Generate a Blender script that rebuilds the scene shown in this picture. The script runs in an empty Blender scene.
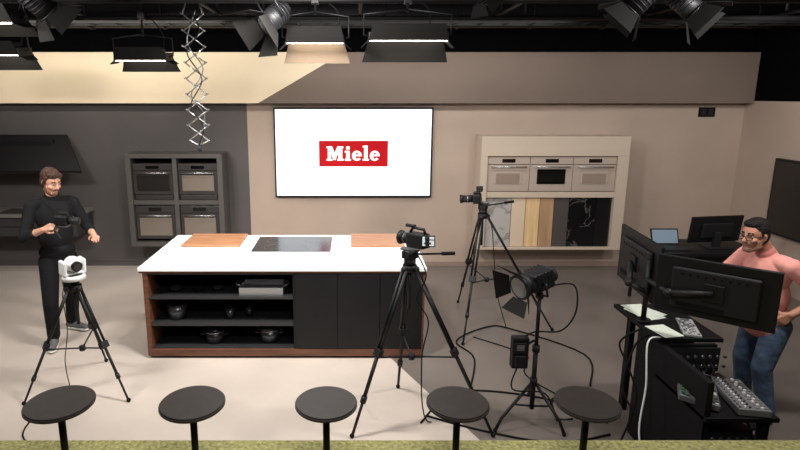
import bpy, bmesh, math, random
import numpy as np
from mathutils import Vector as V, Matrix
random.seed(4)
sc=bpy.context.scene
sc.view_settings.view_transform='Standard'
sc.view_settings.look='None'
# ------------------------------------------------------------ materials
def lin(c):
    return tuple(((x/255)/12.92 if x/255<=.04045 else ((x/255+.055)/1.055)**2.4) for x in c)+(1,)
MATS={}
def mat(name,col,rough=.5,metal=0,var=0,scale=20,bump=0,emit=0,spec=.5,coat=0):
    if name in MATS: return MATS[name]
    m=bpy.data.materials.new(name); m.use_nodes=True
    nt=m.node_tree; b=nt.nodes['Principled BSDF']
    b.inputs['Base Color'].default_value=lin(col); b.inputs['Roughness'].default_value=rough
    b.inputs['Metallic'].default_value=metal; b.inputs['Specular IOR Level'].default_value=spec
    b.inputs['Coat Weight'].default_value=coat
    if emit:
        b.inputs['Emission Color'].default_value=lin(col); b.inputs['Emission Strength'].default_value=emit
    if var or bump:
        tc=nt.nodes.new('ShaderNodeTexCoord'); n=nt.nodes.new('ShaderNodeTexNoise')
        n.inputs['Scale'].default_value=scale; n.inputs['Detail'].default_value=4
        nt.links.new(tc.outputs['Object'],n.inputs['Vector'])
        if var:
            r=nt.nodes.new('ShaderNodeValToRGB')
            r.color_ramp.elements[0].position=.3; r.color_ramp.elements[1].position=.7
            r.color_ramp.elements[0].color=lin([max(0,x*(1-var)) for x in col]); r.color_ramp.elements[1].color=lin([min(255,x*(1+var)) for x in col])
            nt.links.new(n.outputs['Fac'],r.inputs['Fac']); nt.links.new(r.outputs['Color'],b.inputs['Base Color'])
        if bump:
            bp=nt.nodes.new('ShaderNodeBump'); bp.inputs['Strength'].default_value=bump; bp.inputs['Distance'].default_value=.02
            nt.links.new(n.outputs['Fac'],bp.inputs['Height']); nt.links.new(bp.outputs['Normal'],b.inputs['Normal'])
    MATS[name]=m; return m
def wood(name,c1,c2,sx=2,sy=30,sz=30,rough=.45):
    m=mat(name,c1,rough); nt=m.node_tree; b=nt.nodes['Principled BSDF']
    tc=nt.nodes.new('ShaderNodeTexCoord'); mp=nt.nodes.new('ShaderNodeMapping'); mp.inputs['Scale'].default_value=(sx,sy,sz)
    n=nt.nodes.new('ShaderNodeTexNoise'); n.inputs['Scale'].default_value=1.5; n.inputs['Detail'].default_value=5
    r=nt.nodes.new('ShaderNodeValToRGB'); r.color_ramp.elements[0].position=.3; r.color_ramp.elements[1].position=.7
    r.color_ramp.elements[0].color=lin(c1); r.color_ramp.elements[1].color=lin(c2)
    nt.links.new(tc.outputs['Object'],mp.inputs['Vector']); nt.links.new(mp.outputs['Vector'],n.inputs['Vector'])
    nt.links.new(n.outputs['Fac'],r.inputs['Fac']); nt.links.new(r.outputs['Color'],b.inputs['Base Color']); return m
def marble(name,c1,c2,scale=4,lo=.5,hi=.56,rough=.25):
    m=mat(name,c1,rough); nt=m.node_tree; b=nt.nodes['Principled BSDF']
    tc=nt.nodes.new('ShaderNodeTexCoord'); n=nt.nodes.new('ShaderNodeTexNoise'); n.inputs['Scale'].default_value=scale; n.inputs['Detail'].default_value=8; n.inputs['Distortion'].default_value=1
    r=nt.nodes.new('ShaderNodeValToRGB'); e=r.color_ramp.elements
    e[0].position=lo-.03; e[0].color=lin(c1); e[1].position=lo; e[1].color=lin(c2); x=e.new(hi); x.color=lin(c1)
    nt.links.new(tc.outputs['Object'],n.inputs['Vector']); nt.links.new(n.outputs['Fac'],r.inputs['Fac']); nt.links.new(r.outputs['Color'],b.inputs['Base Color']); return m

BLK=mat('black_metal',(18,18,20),.5,.0,spec=.3); BLK2=mat('black_plastic',(27,27,29),.55,spec=.3); MATB=mat('matte_black',(11,11,12),.85,spec=.2)
GREY=mat('grey_metal',(120,120,124),.35,.8); SILV=mat('silver',(190,190,192),.25,.9); WHT=mat('white_plastic',(225,225,225),.4)
GLASS=mat('black_glass',(12,12,14),.08,0,coat=.5); RUB=mat('rubber',(15,15,15),.8,spec=.2)
RED=mat('red_plastic',(190,30,35),.4)
WALL_TAN=mat('wall_tan_paint',(172,153,139),.65,var=.03,scale=1.2)
WALL_DK=mat('wall_dark_paint',(80,75,74),.65,var=.04,scale=1.5)
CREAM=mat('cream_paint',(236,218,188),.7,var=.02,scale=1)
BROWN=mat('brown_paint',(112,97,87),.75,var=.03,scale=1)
CEIL=mat('ceiling_black',(4,4,5),.95,spec=.05)
RIG=mat('rig_black',(10,10,11),.6,spec=.25)
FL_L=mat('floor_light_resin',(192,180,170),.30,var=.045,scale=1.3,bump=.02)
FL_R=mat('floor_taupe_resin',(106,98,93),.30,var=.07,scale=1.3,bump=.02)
GREEN=mat('green_carpet',(150,146,96),.95,var=.22,scale=45,bump=.5)
STONE=mat('white_worktop',(236,236,236),.35,var=.01,scale=8)
WALNUT=wood('walnut',(74,44,32),(112,70,50)); BOARD=wood('board_wood',(146,98,68),(178,130,96),3,20,20)
CABB=mat('cabinet_black',(20,20,22),.5,var=.08,scale=6,spec=.3)
SHELFIN=mat('shelf_black',(13,13,14),.6)

# ------------------------------------------------------------ builder
class B:
    def __init__(s,name): s.name=name; s.bm=bmesh.new(); s.mats=[]; s.M=Matrix()
    def mi(s,m):
        if m not in s.mats: s.mats.append(m)
        return s.mats.index(m)
    def add(s,t,m,smooth=False,X=None):
        i=s.mi(m)
        for f in t.faces: f.material_index=i; f.smooth=smooth
        bmesh.ops.transform(t,matrix=s.M@(X or Matrix()),verts=t.verts)
        me=bpy.data.meshes.new('t'); t.to_mesh(me); t.free(); s.bm.from_mesh(me); bpy.data.meshes.remove(me)
    def box(s,a,b,m,bev=0,X=None):
        t=bmesh.new(); bmesh.ops.create_cube(t,size=1)
        for v in t.verts: v.co=V([(a[i]+b[i])/2+v.co[i]*abs(b[i]-a[i]) for i in range(3)])
        if bev: bmesh.ops.bevel(t,geom=t.edges[:],offset=bev,segments=2,affect='EDGES',profile=.5)
        s.add(t,m,False,X)
    def cyl(s,p,q,r1,m,r2=None,seg=16,smooth=True,caps=True):
        p=V(p);q=V(q); r2=r1 if r2 is None else r2; d=q-p; L=d.length
        if L<1e-6: return
        t=bmesh.new(); bmesh.ops.create_cone(t,cap_ends=caps,segments=seg,radius1=r1,radius2=r2,depth=L)
        X=Matrix.Translation((p+q)/2)@d.to_track_quat('Z','Y').to_matrix().to_4x4()
        i=s.mi(m)
        for f in t.faces: f.material_index=i; f.smooth=smooth and len(f.verts)==4
        bmesh.ops.transform(t,matrix=s.M@X,verts=t.verts)
        me=bpy.data.meshes.new('t'); t.to_mesh(me); t.free(); s.bm.from_mesh(me); bpy.data.meshes.remove(me)
    def sph(s,c,r,m,seg=16,R=None):
        if not hasattr(r,'__len__'): r=(r,r,r)
        t=bmesh.new(); bmesh.ops.create_uvsphere(t,u_segments=seg,v_segments=max(6,seg//2),radius=1)
        X=Matrix.Translation(V(c))@(R.to_4x4() if R else Matrix())@Matrix.Diagonal((*r,1)); s.add(t,m,True,X)
    def poly(s,pts,th,m,X=None,bev=0):
        t=bmesh.new(); vs=[t.verts.new(p) for p in pts]; f=t.faces.new(vs); f.normal_update(); n=f.normal.copy()
        g=bmesh.ops.extrude_face_region(t,geom=[f]); 
        for v in [x for x in g['geom'] if isinstance(x,bmesh.types.BMVert)]: v.co+=n*th
        bmesh.ops.recalc_face_normals(t,faces=t.faces[:]); s.add(t,m,False,X)
    def tube(s,pts,r,m,seg=8,sm=True,closed=False):
        P=[V(p) for p in pts]
        if sm and len(P)>2:
            Q=[];n=len(P)
            for i in range(n-1 if not closed else n):
                p0=P[(i-1)%n] if (closed or i>0) else P[0]; p1=P[i%n];p2=P[(i+1)%n]; p3=P[(i+2)%n] if (closed or i+2<n) else P[-1]
                for k in range(6):
                    u=k/6; Q.append(.5*((2*p1)+(p2-p0)*u+(2*p0-5*p1+4*p2-p3)*u*u+(3*p1-p0-3*p2+p3)*u**3))
            if not closed: Q.append(P[-1])
            P=Q
        t=bmesh.new(); rings=[]; up=None;n=len(P)
        for i,p in enumerate(P):
            d=(P[(i+1)%n]-P[i-1]) if (closed or 0<i<n-1) else (P[1]-P[0] if i==0 else P[-1]-P[-2])
            d.normalize()
            if up is None: up=d.orthogonal().normalized()
            up=(up-d*up.dot(d)); up=up.normalized() if up.length>1e-5 else d.orthogonal().normalized()
            w=d.cross(up); rings.append([t.verts.new(p+r*(math.cos(a)*up+math.sin(a)*w)) for a in [2*math.pi*k/seg for k in range(seg)]])
        for i in range(n if closed else n-1):
            A=rings[i];C=rings[(i+1)%n]
            for k in range(seg): t.faces.new((A[k],A[(k+1)%seg],C[(k+1)%seg],C[k]))
        if not closed: t.faces.new(rings[0][::-1]); t.faces.new(rings[-1])
        s.add(t,m,True)
    def addmesh(s,me,mats):
        idx=[s.mi(m) for m in mats]
        for p in me.polygons: p.material_index=idx[p.material_index]
        s.bm.from_mesh(me)
    def done(s,parent=None,center=True):
        me=bpy.data.meshes.new(s.name)
        co=[v.co for v in s.bm.verts]
        lo=V([min(c[i] for c in co) for i in range(3)]); hi=V([max(c[i] for c in co) for i in range(3)])
        o0=V(((lo.x+hi.x)/2,(lo.y+hi.y)/2,lo.z)) if center else V((0,0,0))
        bmesh.ops.translate(s.bm,vec=-o0,verts=s.bm.verts[:]); s.bm.to_mesh(me); s.bm.free()
        for m in s.mats: me.materials.append(m)
        o=bpy.data.objects.new(s.name,me); o.location=o0; sc.collection.objects.link(o)
        if parent:
            o.parent=parent; o.matrix_parent_inverse=parent.matrix_world.inverted()
        return o
def frame(loc,fwd,up=(0,0,1)):
    f=V(fwd).normalized(); x=f.cross(V(up)).normalized(); z=x.cross(f)
    R=Matrix((x,f,z)).transposed(); return Matrix.Translation(V(loc))@R.to_4x4()
def empty(name,loc=(0,0,0)):
    e=bpy.data.objects.new(name,None); e.location=loc; sc.collection.objects.link(e); bpy.context.view_layer.update(); return e

# ------------------------------------------------------------ room shell
XL,XR,YB,YF,ZC=-6.3,5.58,7.9,-1.8,3.8
def dx(y): return .43-.4359*(y-4.856)
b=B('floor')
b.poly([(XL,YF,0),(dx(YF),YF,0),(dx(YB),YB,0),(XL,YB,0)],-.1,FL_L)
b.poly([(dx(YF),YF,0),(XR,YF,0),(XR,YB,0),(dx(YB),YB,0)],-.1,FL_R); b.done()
b=B('wall_back')
b.box((XL,YB,0),(-1.46,YB+.15,2.6),WALL_DK); b.box((-1.46,YB,0),(XR,YB+.15,2.6),WALL_TAN); b.box((XL,YB,2.6),(XR,YB+.15,ZC),CEIL); b.done()
b=B('trim_1')
yb=7.72; XA,XB=XL+.01,XR-.01
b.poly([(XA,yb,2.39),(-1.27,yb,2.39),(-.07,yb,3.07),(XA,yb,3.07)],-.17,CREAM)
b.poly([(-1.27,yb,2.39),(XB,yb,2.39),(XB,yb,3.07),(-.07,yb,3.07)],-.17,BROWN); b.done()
b=B('wall_left'); b.box((XL-.15,YF,0),(XL,YB,2.6),WALL_DK); b.box((XL-.15,YF,2.6),(XL,YB,ZC),CEIL); b.done()
b=B('wall_right'); b.box((XR,YF,0),(XR+.15,YB,2.42),WALL_TAN); b.box((XR,YF,2.42),(XR+.15,YB,ZC),CEIL); b.done()
b=B('wall_front'); b.box((XL,YF-.15,0),(XR,YF,ZC),MATB); b.done()
b=B('ceiling'); b.box((XL,YF,ZC),(XR,YB,ZC+.12),CEIL); b.done()
b=B('baseboard_back'); b.box((-1.44,YB-.012,0),(XR-.01,YB,.06),mat('base_tan',(140,120,108),.6)); b.box((XL+.01,YB-.012,0),(-1.46,YB,.06),WALL_DK); b.done()
b=B('gallery_platform')
b.box((XL+.03,YF+.02,0),(XR-.03,2.74,.56),MATB); b.box((XL+.03,YF+.02,.56),(XR-.03,2.77,.6),GREEN,.005); b.done()

# ------------------------------------------------------------ ceiling services
b=B('ceiling_lighting_grid')
for y,z in ((5.0,3.3),(6.1,3.3),(3.9,3.3)):
    b.cyl((XL+.05,y,z),(XR-.05,y,z),.025,RIG)
for x in (-4.5,-2.9,-1.4,.1,1.6,3.2,4.6):
    b.cyl((x,3.6,3.35),(x,7.0,3.35),.022,RIG)
    for y in (3.9,5.0,6.1): b.cyl((x,y,3.3),(x,y,ZC),.01,RIG,seg=8)
b.done()
b=B('ventilation_duct')
dm=mat('duct_black',(14,14,15),.6,.0,spec=.3)
b.cyl((XL+.05,7.1,3.48),(XR-.1,7.1,3.48),.17,dm,seg=24)
x=XL+.4
while x<XR-.2: b.cyl((x,7.1,3.48),(x+.03,7.1,3.48),.185,dm,seg=24); x+=.9
for x in (-4.5,-1.2,2.1,4.9): b.cyl((x,7.1,3.6),(x,7.1,ZC),.008,RIG,seg=8)
b.done()
b=B('ceiling_cable_tray')
for y in (6.5,6.75): b.box((XL+.05,y-.008,3.3),(XR-.1,y+.008,3.36),dm)
x=XL+.3
while x<XR-.2: b.box((x,6.5,3.3),(x+.02,6.75,3.31),dm); x+=.3
for x in (-4,-1,2,5): b.box((x,6.62,3.31),(x+.02,6.64,ZC),dm)
b.tube([(XL+.1,6.6,3.33),(-3,6.65,3.34),(0,6.58,3.34),(3,6.66,3.34),(XR-.2,6.6,3.33)],.02,RUB)
b.done()
LAMP=mat('lamp_emitter',(255,246,232),.5,emit=14)
FLAPB=mat('flap_black',(20,19,18),.7,spec=.2); FLAPLIT=mat('flap_black_lit',(112,96,80),.7)  # tan flap: black barn door with the lamplight painted into its colour
def panel_light(X,Y,Z,w,dep,fl,flm,rodtop=ZC,tilt=0.10):
    b=B('studio_panel_light')
    b.M=Matrix.Translation((X,Y,Z))@Matrix.Rotation(tilt,4,'X')
    h=w/2
    b.box((-h,-dep/2,.004),(h,dep/2,.075),BLK,.008)
    b.box((-h*.75,-dep*.35,.075),(h*.75,dep*.35,.11),BLK2,.006)
    for i in range(7): b.box((-h*.7+i*h*.22,-dep*.33,.11),(-h*.7+i*h*.22+.01,dep*.33,.125),BLK2)
    b.box((-h+.012,-dep/2+.012,-.002),(h-.012,dep/2-.012,.004),LAMP)
    for s in(-1,1):
        b.box((s*h-.006,-dep/2,-.01),(s*h+.006,dep/2,.01),BLK)
    b.poly([(-h,dep/2,0),(h,dep/2,0),(h+.05,dep/2+.05,-fl),(-h-.05,dep/2+.05,-fl)],.004,flm)
    b.poly([(-h,-dep/2,.01),(h,-dep/2,.01),(h*.9,-dep/2-.05,.14),(-h*.9,-dep/2-.05,.14)],.004,FLAPB)
    for s in(-1,1):
        b.poly([(s*h,-dep/2,0),(s*h,dep/2,0),(s*(h+.06),dep/2-.03,-fl*.3),(s*(h+.06),-dep/2+.03,-fl*.3)],.004,FLAPB)
    for s in(-1,1): b.tube([(s*h,0,.04),(s*(h+.04),0,.05),(s*(h+.04),0,.22),(0,0,.26)],.008,BLK,sm=False)
    b.M=Matrix()
    b.cyl((X,Y,Z+.24),(X,Y,rodtop),.012,BLK,seg=10); b.box((X-.035,Y-.035,3.27),(X+.035,Y+.035,3.35),BLK,.005)
    b.tube([(X+.05,Y,Z+.1),(X+.16,Y+.02,Z+.02),(X+.2,Y+.05,Z+.25),(X+.08,Y,3.3)],.006,RUB)
    return b.done()
panel_light(-2.17,6.0,2.86,.54,.26,.13,FLAPB)
panel_light(-.30,5.0,2.945,.50,.24,.18,FLAPLIT)
panel_light(.50,5.0,2.965,.68,.26,.19,FLAPB)
panel_light(-2.78,4.5,3.05,.42,.24,.10,FLAPB)
panel_light(-3.55,5.8,2.9,.5,.26,.16,FLAPB)
def spotlamp(loc,d,pw,ang,rad=.045,col=(1,.96,.90)):
    l=bpy.data.lights.new('spot_beam','SPOT'); l.energy=pw; l.spot_size=math.radians(ang); l.spot_blend=.7; l.shadow_soft_size=rad; l.color=col
    o=bpy.data.objects.new('spot_beam',l); o.location=loc; o.rotation_euler=V(d).to_track_quat('-Z','Y').to_euler(); sc.collection.objects.link(o)
def can_light(loc,d,r=.09,L=.2,door=.15,pw=0,ang=70):
    b=B('barn_door_spotlight'); loc=V(loc)
    b.M=frame(loc,d)
    b.cyl((0,-L,0),(0,0,0),r*.9,BLK,r2=r,seg=24); b.cyl((0,-L-.04,0),(0,-L,0),r*.6,BLK2,seg=20)
    for k in range(5): b.cyl((0,-L+.02+k*.03,0),(0,-L+.028+k*.03,0),r*1.0,BLK2,seg=24)
    b.cyl((0,0,0),(0,.012,0),r*1.15,BLK,seg=24); b.cyl((0,.012,0),(0,.014,0),r*.85,mat('fresnel_lens',(90,92,90),.15),seg=24)
    for k in range(4):
        X=Matrix.Rotation(k*math.pi/2,4,'Y'); a=r*.95; c=r*1.5
        b.poly([(-a,.012,r*1.05),(a,.012,r*1.05),(c,.012+door*.8,r*1.05+door*.6),(-c,.012+door*.8,r*1.05+door*.6)],.004,FLAPB,X)
    for s in(-1,1): b.tube([(s*r*1.05,-L/2,0),(s*(r+.03),-L/2,.02),(s*(r+.03),-L/2,r+.08),(0,-L/2,r+.1)],.008,BLK,sm=False)
    if pw: p=b.M@V((0,.02,0)); spotlamp(p,d,pw,ang)
    b.M=Matrix(); p=(frame(loc,d)@V((0,-L/2,r+.1)))
    b.cyl(p,(p.x,p.y,ZC),.012,BLK,seg=10); b.box((p.x-.03,p.y-.03,3.27),(p.x+.03,p.y+.03,3.35),BLK)
    return b.done()
can_light((-2.36,4.5,3.14),(.45,.55,-.6),.09,.2,.15,210,85); can_light((-.66,4.55,3.05),(-.5,-.45,-.5),.09,.2,.17)
can_light((1.94,4.0,3.08),(-.6,.25,-.7),.08,.18,.14,170,85); can_light((2.42,4.05,3.07),(.5,-.35,-.55),.075)
can_light((-.9,4.0,3.32),(-.1,.45,-.7),.08,.18,.12,210,80); can_light((1.15,5.0,3.32),(.5,.3,-.6),.07,.16,.1)
can_light((-3.6,3.4,3.35),(.2,.6,-.65),.08,.18,.12,230,85)

# scissor hanger
b=B('pantograph_hanger'); X0,Y0=-1.5,5.5; z=3.26; n=8; hgt=1.2/n
for i in range(n):
    w=.10
    for yy,s in ((-.02,1),(.02,-1)):
        b.cyl((X0-w*s,Y0+yy,z),(X0+w*s,Y0+yy,z-hgt),.0065,SILV,seg=8)
    for xx in(-w,w): b.cyl((X0+xx,Y0-.035,z),(X0+xx,Y0+.035,z),.009,SILV,seg=8)
    b.cyl((X0,Y0-.035,z-hgt/2),(X0,Y0+.035,z-hgt/2),.009,SILV,seg=8)
    z-=hgt
for xx in(-.10,.10): b.cyl((X0+xx,Y0,3.26),(X0+xx*.5,Y0,3.4),.01,GREY,seg=8)
b.box((X0-.1,Y0-.05,3.38),(X0+.1,Y0+.05,3.44),BLK); b.cyl((X0,Y0,3.44),(X0,Y0,ZC),.015,BLK)
b.cyl((X0-.10,Y0,z),(X0,Y0,z-.05),.008,SILV,seg=8); b.cyl((X0+.10,Y0,z),(X0,Y0,z-.05),.008,SILV,seg=8)
b.cyl((X0,Y0,z-.05),(X0,Y0,z-.11),.018,BLK2); 
b.tube([(X0-.02,Y0-.04,3.3),(X0+.07,Y0-.05,3.1),(X0-.06,Y0-.05,2.9),(X0+.07,Y0-.05,2.65),(X0-.05,Y0-.05,2.4),(X0+.06,Y0-.05,2.2),(X0,Y0-.02,z-.05)],.006,RUB)
b.tube([(X0+.02,Y0+.04,3.3),(X0-.08,Y0+.05,3.0),(X0+.06,Y0+.05,2.75),(X0-.07,Y0+.05,2.5),(X0+.05,Y0+.05,2.3),(X0,Y0+.02,z-.05)],.006,GREY)
b.done()

# ------------------------------------------------------------ wall screen with logo
e=empty('wall_mounted_screen',(.05,7.86,1.05))
b=B('screen_frame'); b.box((-1.08,7.84,1.05),(1.175,7.898,2.33),BLK2,.006); b.done(e)
SCR=mat('screen_white',(232,238,245),.3,emit=.72)
b=B('screen_display'); b.box((-1.055,7.832,1.075),(1.15,7.842,2.305),SCR); b.done(e)
b=B('screen_logo_panel'); b.box((-.44,7.826,1.50),(.54,7.833,1.865),mat('logo_red',(172,6,18),.6,emit=.28,spec=.2)); b.done(e)
LW=mat('logo_white',(250,250,250),.4,emit=.6)
b=B('screen_logo_lettering'); y0=7.8255; u=.20
def rect(x0,z0,x1,z1): b.poly([(x0,y0,z0),(x1,y0,z0),(x1,y0,z1),(x0,y0,z1)],.003,LW)
def quad(*p): b.poly([(a,y0,c) for a,c in p],.003,LW)
x=-.335; zb=1.585; t=.05; s_=.022
rect(x,zb,x+.085,zb+s_); rect(x,zb+u-s_,x+.07,zb+u); rect(x+.02,zb,x+.065,zb+u)
rect(x+.15,zb,x+.245,zb+s_); rect(x+.165,zb+u-s_,x+.24,zb+u); rect(x+.17,zb,x+.225,zb+u)
quad((x+.03,zb+u),(x+.08,zb+u),(x+.135,zb+.06),(x+.105,zb+.0)); quad((x+.205,zb+u),(x+.155,zb+u),(x+.10,zb+.06),(x+.122,zb))
def lett_i(x):
    rect(x,zb,x+.09,zb+s_); rect(x+.02,zb,x+.07,zb+.135); rect(x,zb+.115,x+.07,zb+.137); rect(x+.02,zb+.158,x+.07,zb+.2)
def lett_l(x): rect(x,zb,x+.09,zb+s_); rect(x+.02,zb,x+.07,zb+u+.01); rect(x,zb+u-.012,x+.07,zb+u+.01)
def lett_e(x):
    cx,cz=x+.068,zb+.068; N=22; a0,a1=math.radians(5),math.radians(322)
    o=[(cx+.07*math.cos(a0+(a1-a0)*i/N),cz+.072*math.sin(a0+(a1-a0)*i/N)) for i in range(N+1)]
    n_=[(cx+.024*math.cos(a0+(a1-a0)*i/N),cz+.045*math.sin(a0+(a1-a0)*i/N)) for i in range(N+1)]
    for i in range(N): quad(o[i],o[i+1],n_[i+1],n_[i])
    rect(cx-.03,cz-.006,cx+.069,cz+.016)
lett_i(x+.26); lett_e(x+.365); lett_l(x+.515); lett_e(x+.62)
b.done(e)

# ------------------------------------------------------------ appliance cabinets
YW=YB-.004
OVP=mat('oven_pearl_beige',(176,160,148),.4,.15)
def oven(b,x0,x1,z0,z1,y,face,glass,strip=.1,win=.05):
    b.box((x0,y,z0),(x1,y+.3,z1),face,.004)
    zs=z1-strip
    b.box((x0+.01,y-.004,zs),(x1-.01,y+.01,z1-.01),face)
    b.box(((x0+x1)/2-.09,y-.007,zs+.02),((x0+x1)/2+.09,y,z1-.028),GLASS)
    b.box((x0+.002,y-.003,zs-.008),(x1-.002,y+.002,zs-.002),MATB)
    b.box((x0+win,y-.008,z0+win),(x1-win,y,zs-.07),glass,.002)
    b.cyl((x0+.05,y-.045,zs-.035),(x1-.05,y-.045,zs-.035),.009,SILV)
    for xx in (x0+.08,x1-.08): b.cyl((xx,y-.045,zs-.035),(xx,y,zs-.035),.007,SILV,seg=8)
b=B('oven_display_cabinet')
f=mat('cabinet_graphite',(78,74,72),.55); y=7.52
x0,x1,z0,z1=-3.09,-1.76,.4,1.71
b.box((x0,y,z0+.06),(x0+.07,YW,z1-.06),f); b.box((x1-.07,y,z0+.06),(x1,YW,z1-.06),f); b.box((x0,y,z1-.06),(x1,YW,z1),f,.003); b.box((x0,y,z0),(x1,YW,z0+.06),f,.003)
b.box((x0+.07,y+.34,z0+.06),(x1-.07,YW-.001,z1-.06),MATB); b.box((x0+.07,y+.02,1.0),(x1-.07,y+.33,1.06),f); b.box((-2.45,y+.015,z0+.06),(-2.39,y+.33,z1-.06),f)
og=mat('oven_glass_tint',(40,38,38),.12); og2=mat('oven_graphite',(62,59,58),.35,.2); ol=mat('oven_glass_brown',(122,112,102),.25)  # ol: door glass in an even, paler brown
oven(b,x0+.08,-2.46,1.14,1.57,y+.04,og2,og,.09,.05); oven(b,-2.38,x1-.08,1.14,1.57,y+.04,og2,ol,.09,.05)
oven(b,x0+.08,-2.46,.50,.98,y+.04,og2,ol,.1,.05); oven(b,-2.38,x1-.08,.50,.98,y+.04,og2,ol,.1,.05)
b.box((x0+.09,y+.05,1.065),(-2.47,y+.3,1.13),og2,.003); b.box((-2.37,y+.05,1.065),(x1-.09,y+.3,1.13),og2,.003)
b.done()
b=B('oven_and_sample_cabinet'); f=mat('cabinet_beige',(186,170,153),.55); y=7.52
x0,x1,z0,z1=1.80,3.83,.35,1.95
b.box((x0,y,z0+.03),(x0+.09,YW,z1-.27),f); b.box((x1-.15,y,z0+.03),(x1,YW,z1-.27),f); b.box((x0,y,z1-.27),(x1,YW,z1),f,.003); b.box((x0,y,z0),(x1,YW,z0+.03),f,.003)
b.box((x0+.09,y+.33,z0+.03),(x1-.15,YW-.001,z1-.27),f)
sp=(x1-.15-x0-.09)/3
for i in range(3):
    xa=x0+.092+i*sp; oven(b,xa,xa+sp-.006,1.19,1.668,y+.03,OVP,(GLASS if i==1 else OVP),.1,.10)
    if i!=1: b.box((xa+.13,y+.018,1.30),(xa+.455,y+.03,1.44),mat('oven_glass_tan',(140,124,112),.15),.002)
b.box((x0+.09,y+.02,1.1),(x1-.15,y+.32,1.18),f)
cols=[marble('sample_grey_marble',(172,168,164),(132,126,122),3,.48,.55),mat('sample_beige',(206,184,160),.5),wood('sample_oak',(205,168,122),(222,190,146),14,14,1.2),wood('sample_walnut_light',(150,118,90),(180,146,112),14,14,1.2),mat('sample_taupe',(74,68,66),.4),marble('sample_black_marble',(16,16,17),(84,82,80),2.6,.5,.512),mat('sample_black',(20,20,21),.3)]
xs=[1.90,2.27,2.47,2.67,2.87,3.08,3.46,3.67]
for i,m in enumerate(cols): b.box((xs[i]+.004,y+.06,z0+.035),(xs[i+1]-.004,y+.10,1.095),m,.003)
b.done()
b=B('angled_range_hood')
b.poly([(-5.5,7.72,1.96),(-3.95,7.72,1.96),(-3.62,7.34,1.5),(-5.3,7.34,1.5)],.05,BLK); b.box((-5.2,7.6,1.5),(-4.1,YW,1.9),BLK,.01)
b.box((-5.2,7.36,1.47),(-3.70,7.5,1.52),BLK2,.004); b.done()
b=B('floating_sink_counter')
b.box((-5.7,7.36,.85),(-3.74,YW,.89),mat('counter_grey',(112,107,103),.5),.004); b.box((-5.7,7.40,.58),(-3.78,YW,.849),mat('counter_front',(54,52,52),.5),.004)
b.box((-4.9,7.45,.885),(-4.35,7.8,.893),GLASS); b.box((-5.65,7.395,.71),(-3.82,7.402,.716),MATB)
b.tube([(-4.2,7.75,.89),(-4.2,7.75,1.13),(-4.2,7.68,1.2),(-4.2,7.58,1.18),(-4.2,7.56,1.1)],.014,BLK); b.cyl((-4.12,7.75,.89),(-4.12,7.75,.95),.015,BLK)
b.done()
b=B('wall_tv'); b.box((XR-.06,5.6,.72),(XR-.003,7.12,1.7),BLK2,.006); b.box((XR-.065,5.63,.75),(XR-.058,7.09,1.67),GLASS); b.done()
b=B('wall_socket_panel'); b.box((4.93,YB-.02,2.2),(5.16,YW,2.33),MATB,.004); b.box((4.96,YB-.025,2.22),(5.03,YB-.015,2.31),BLK2);b.box((5.06,YB-.025,2.22),(5.13,YB-.015,2.31),BLK2); b.done()

# ------------------------------------------------------------ kitchen island
b=B('kitchen_island')
x0,x1,y0_,y1,H=-1.985,.718,4.91,6.146,.92
b.box((x0,y0_,.885),(x1,y1,H),STONE,.004)
b.box((x0+.005,y0_+.012,.865),(x1-.004,y1-.01,.8849),WALNUT)
xa,xb=x0+.035,x1-.012; yf=y0_+.02
b.box((xa,yf,.10),(xa+.045,y1-.03,.8645),WALNUT); b.box((xb-.02,yf,.10),(xb,y1-.03,.8645),WALNUT)
b.box((xa,yf-.004,.025),(xb,y1-.03,.0995),WALNUT,.003); b.box((xa+.05,yf+.06,0),(xb-.05,y1-.1,.025),MATB)
xm=-.52
b.box((xa+.046,yf+.5,.1),(xm,yf+.529,.864),SHELFIN)
b.box((xa+.046,yf+.53,.1),(xb-.021,y1-.031,.864),CABB)
b.box((xm,yf+.005,.1),(xb-.021,yf+.529,.864),CABB)
b.box((xm-.02,yf+.005,.1),(xm-.0005,yf+.5,.864),CABB)
for i in range(3):
    w=(xb-.02-xm)/3; b.box((xm+i*w+.003,yf-.006,.105),(xm+(i+1)*w-.003,yf+.006,.85),CABB,.002)
    b.box((xm+i*w+.02,yf-.010,.835),(xm+(i+1)*w-.02,yf-.004,.842),BLK2)
sh=mat('shelf_edge',(40,40,42),.45)
for z in (.33,.60): b.box((xa+.046,yf+.01,z),(xm-.021,yf+.499,z+.022),sh,.002)
b.box((xa+.046,yf+.01,.845),(xm-.021,yf+.499,.864),sh)
b.box((xa+.046,yf+.01,.1),(xm-.021,yf+.499,.108),sh)
b.done()
b=B('induction_hob'); b.box((-1.02,5.45,.92),(-.2,6.05,.926),mat('hob_glass',(34,36,42),.16),.002)
for cx_,cy_,r in((-.82,5.88,.09),(-.82,5.62,.09),(-.4,5.88,.09),(-.4,5.62,.09)):
    b.tube([(cx_+r*math.cos(a),cy_+r*math.sin(a),.9262) for a in [k*math.pi/8 for k in range(16)]],.0012,GREY,seg=4,closed=True)
b.done()
for xa_,xb_ in ((-1.79,-1.17),(.01,.58)):
    b=B('cutting_board'); b.box((xa_,5.62,.92),(xb_,6.12,.945),BOARD,.006)
    for i in range(1,5): b.box((xa_+.01,5.62+i*.1-.001,.9449),(xb_-.01,5.62+i*.1+.001,.9455),WALNUT)
    b.done()
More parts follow.
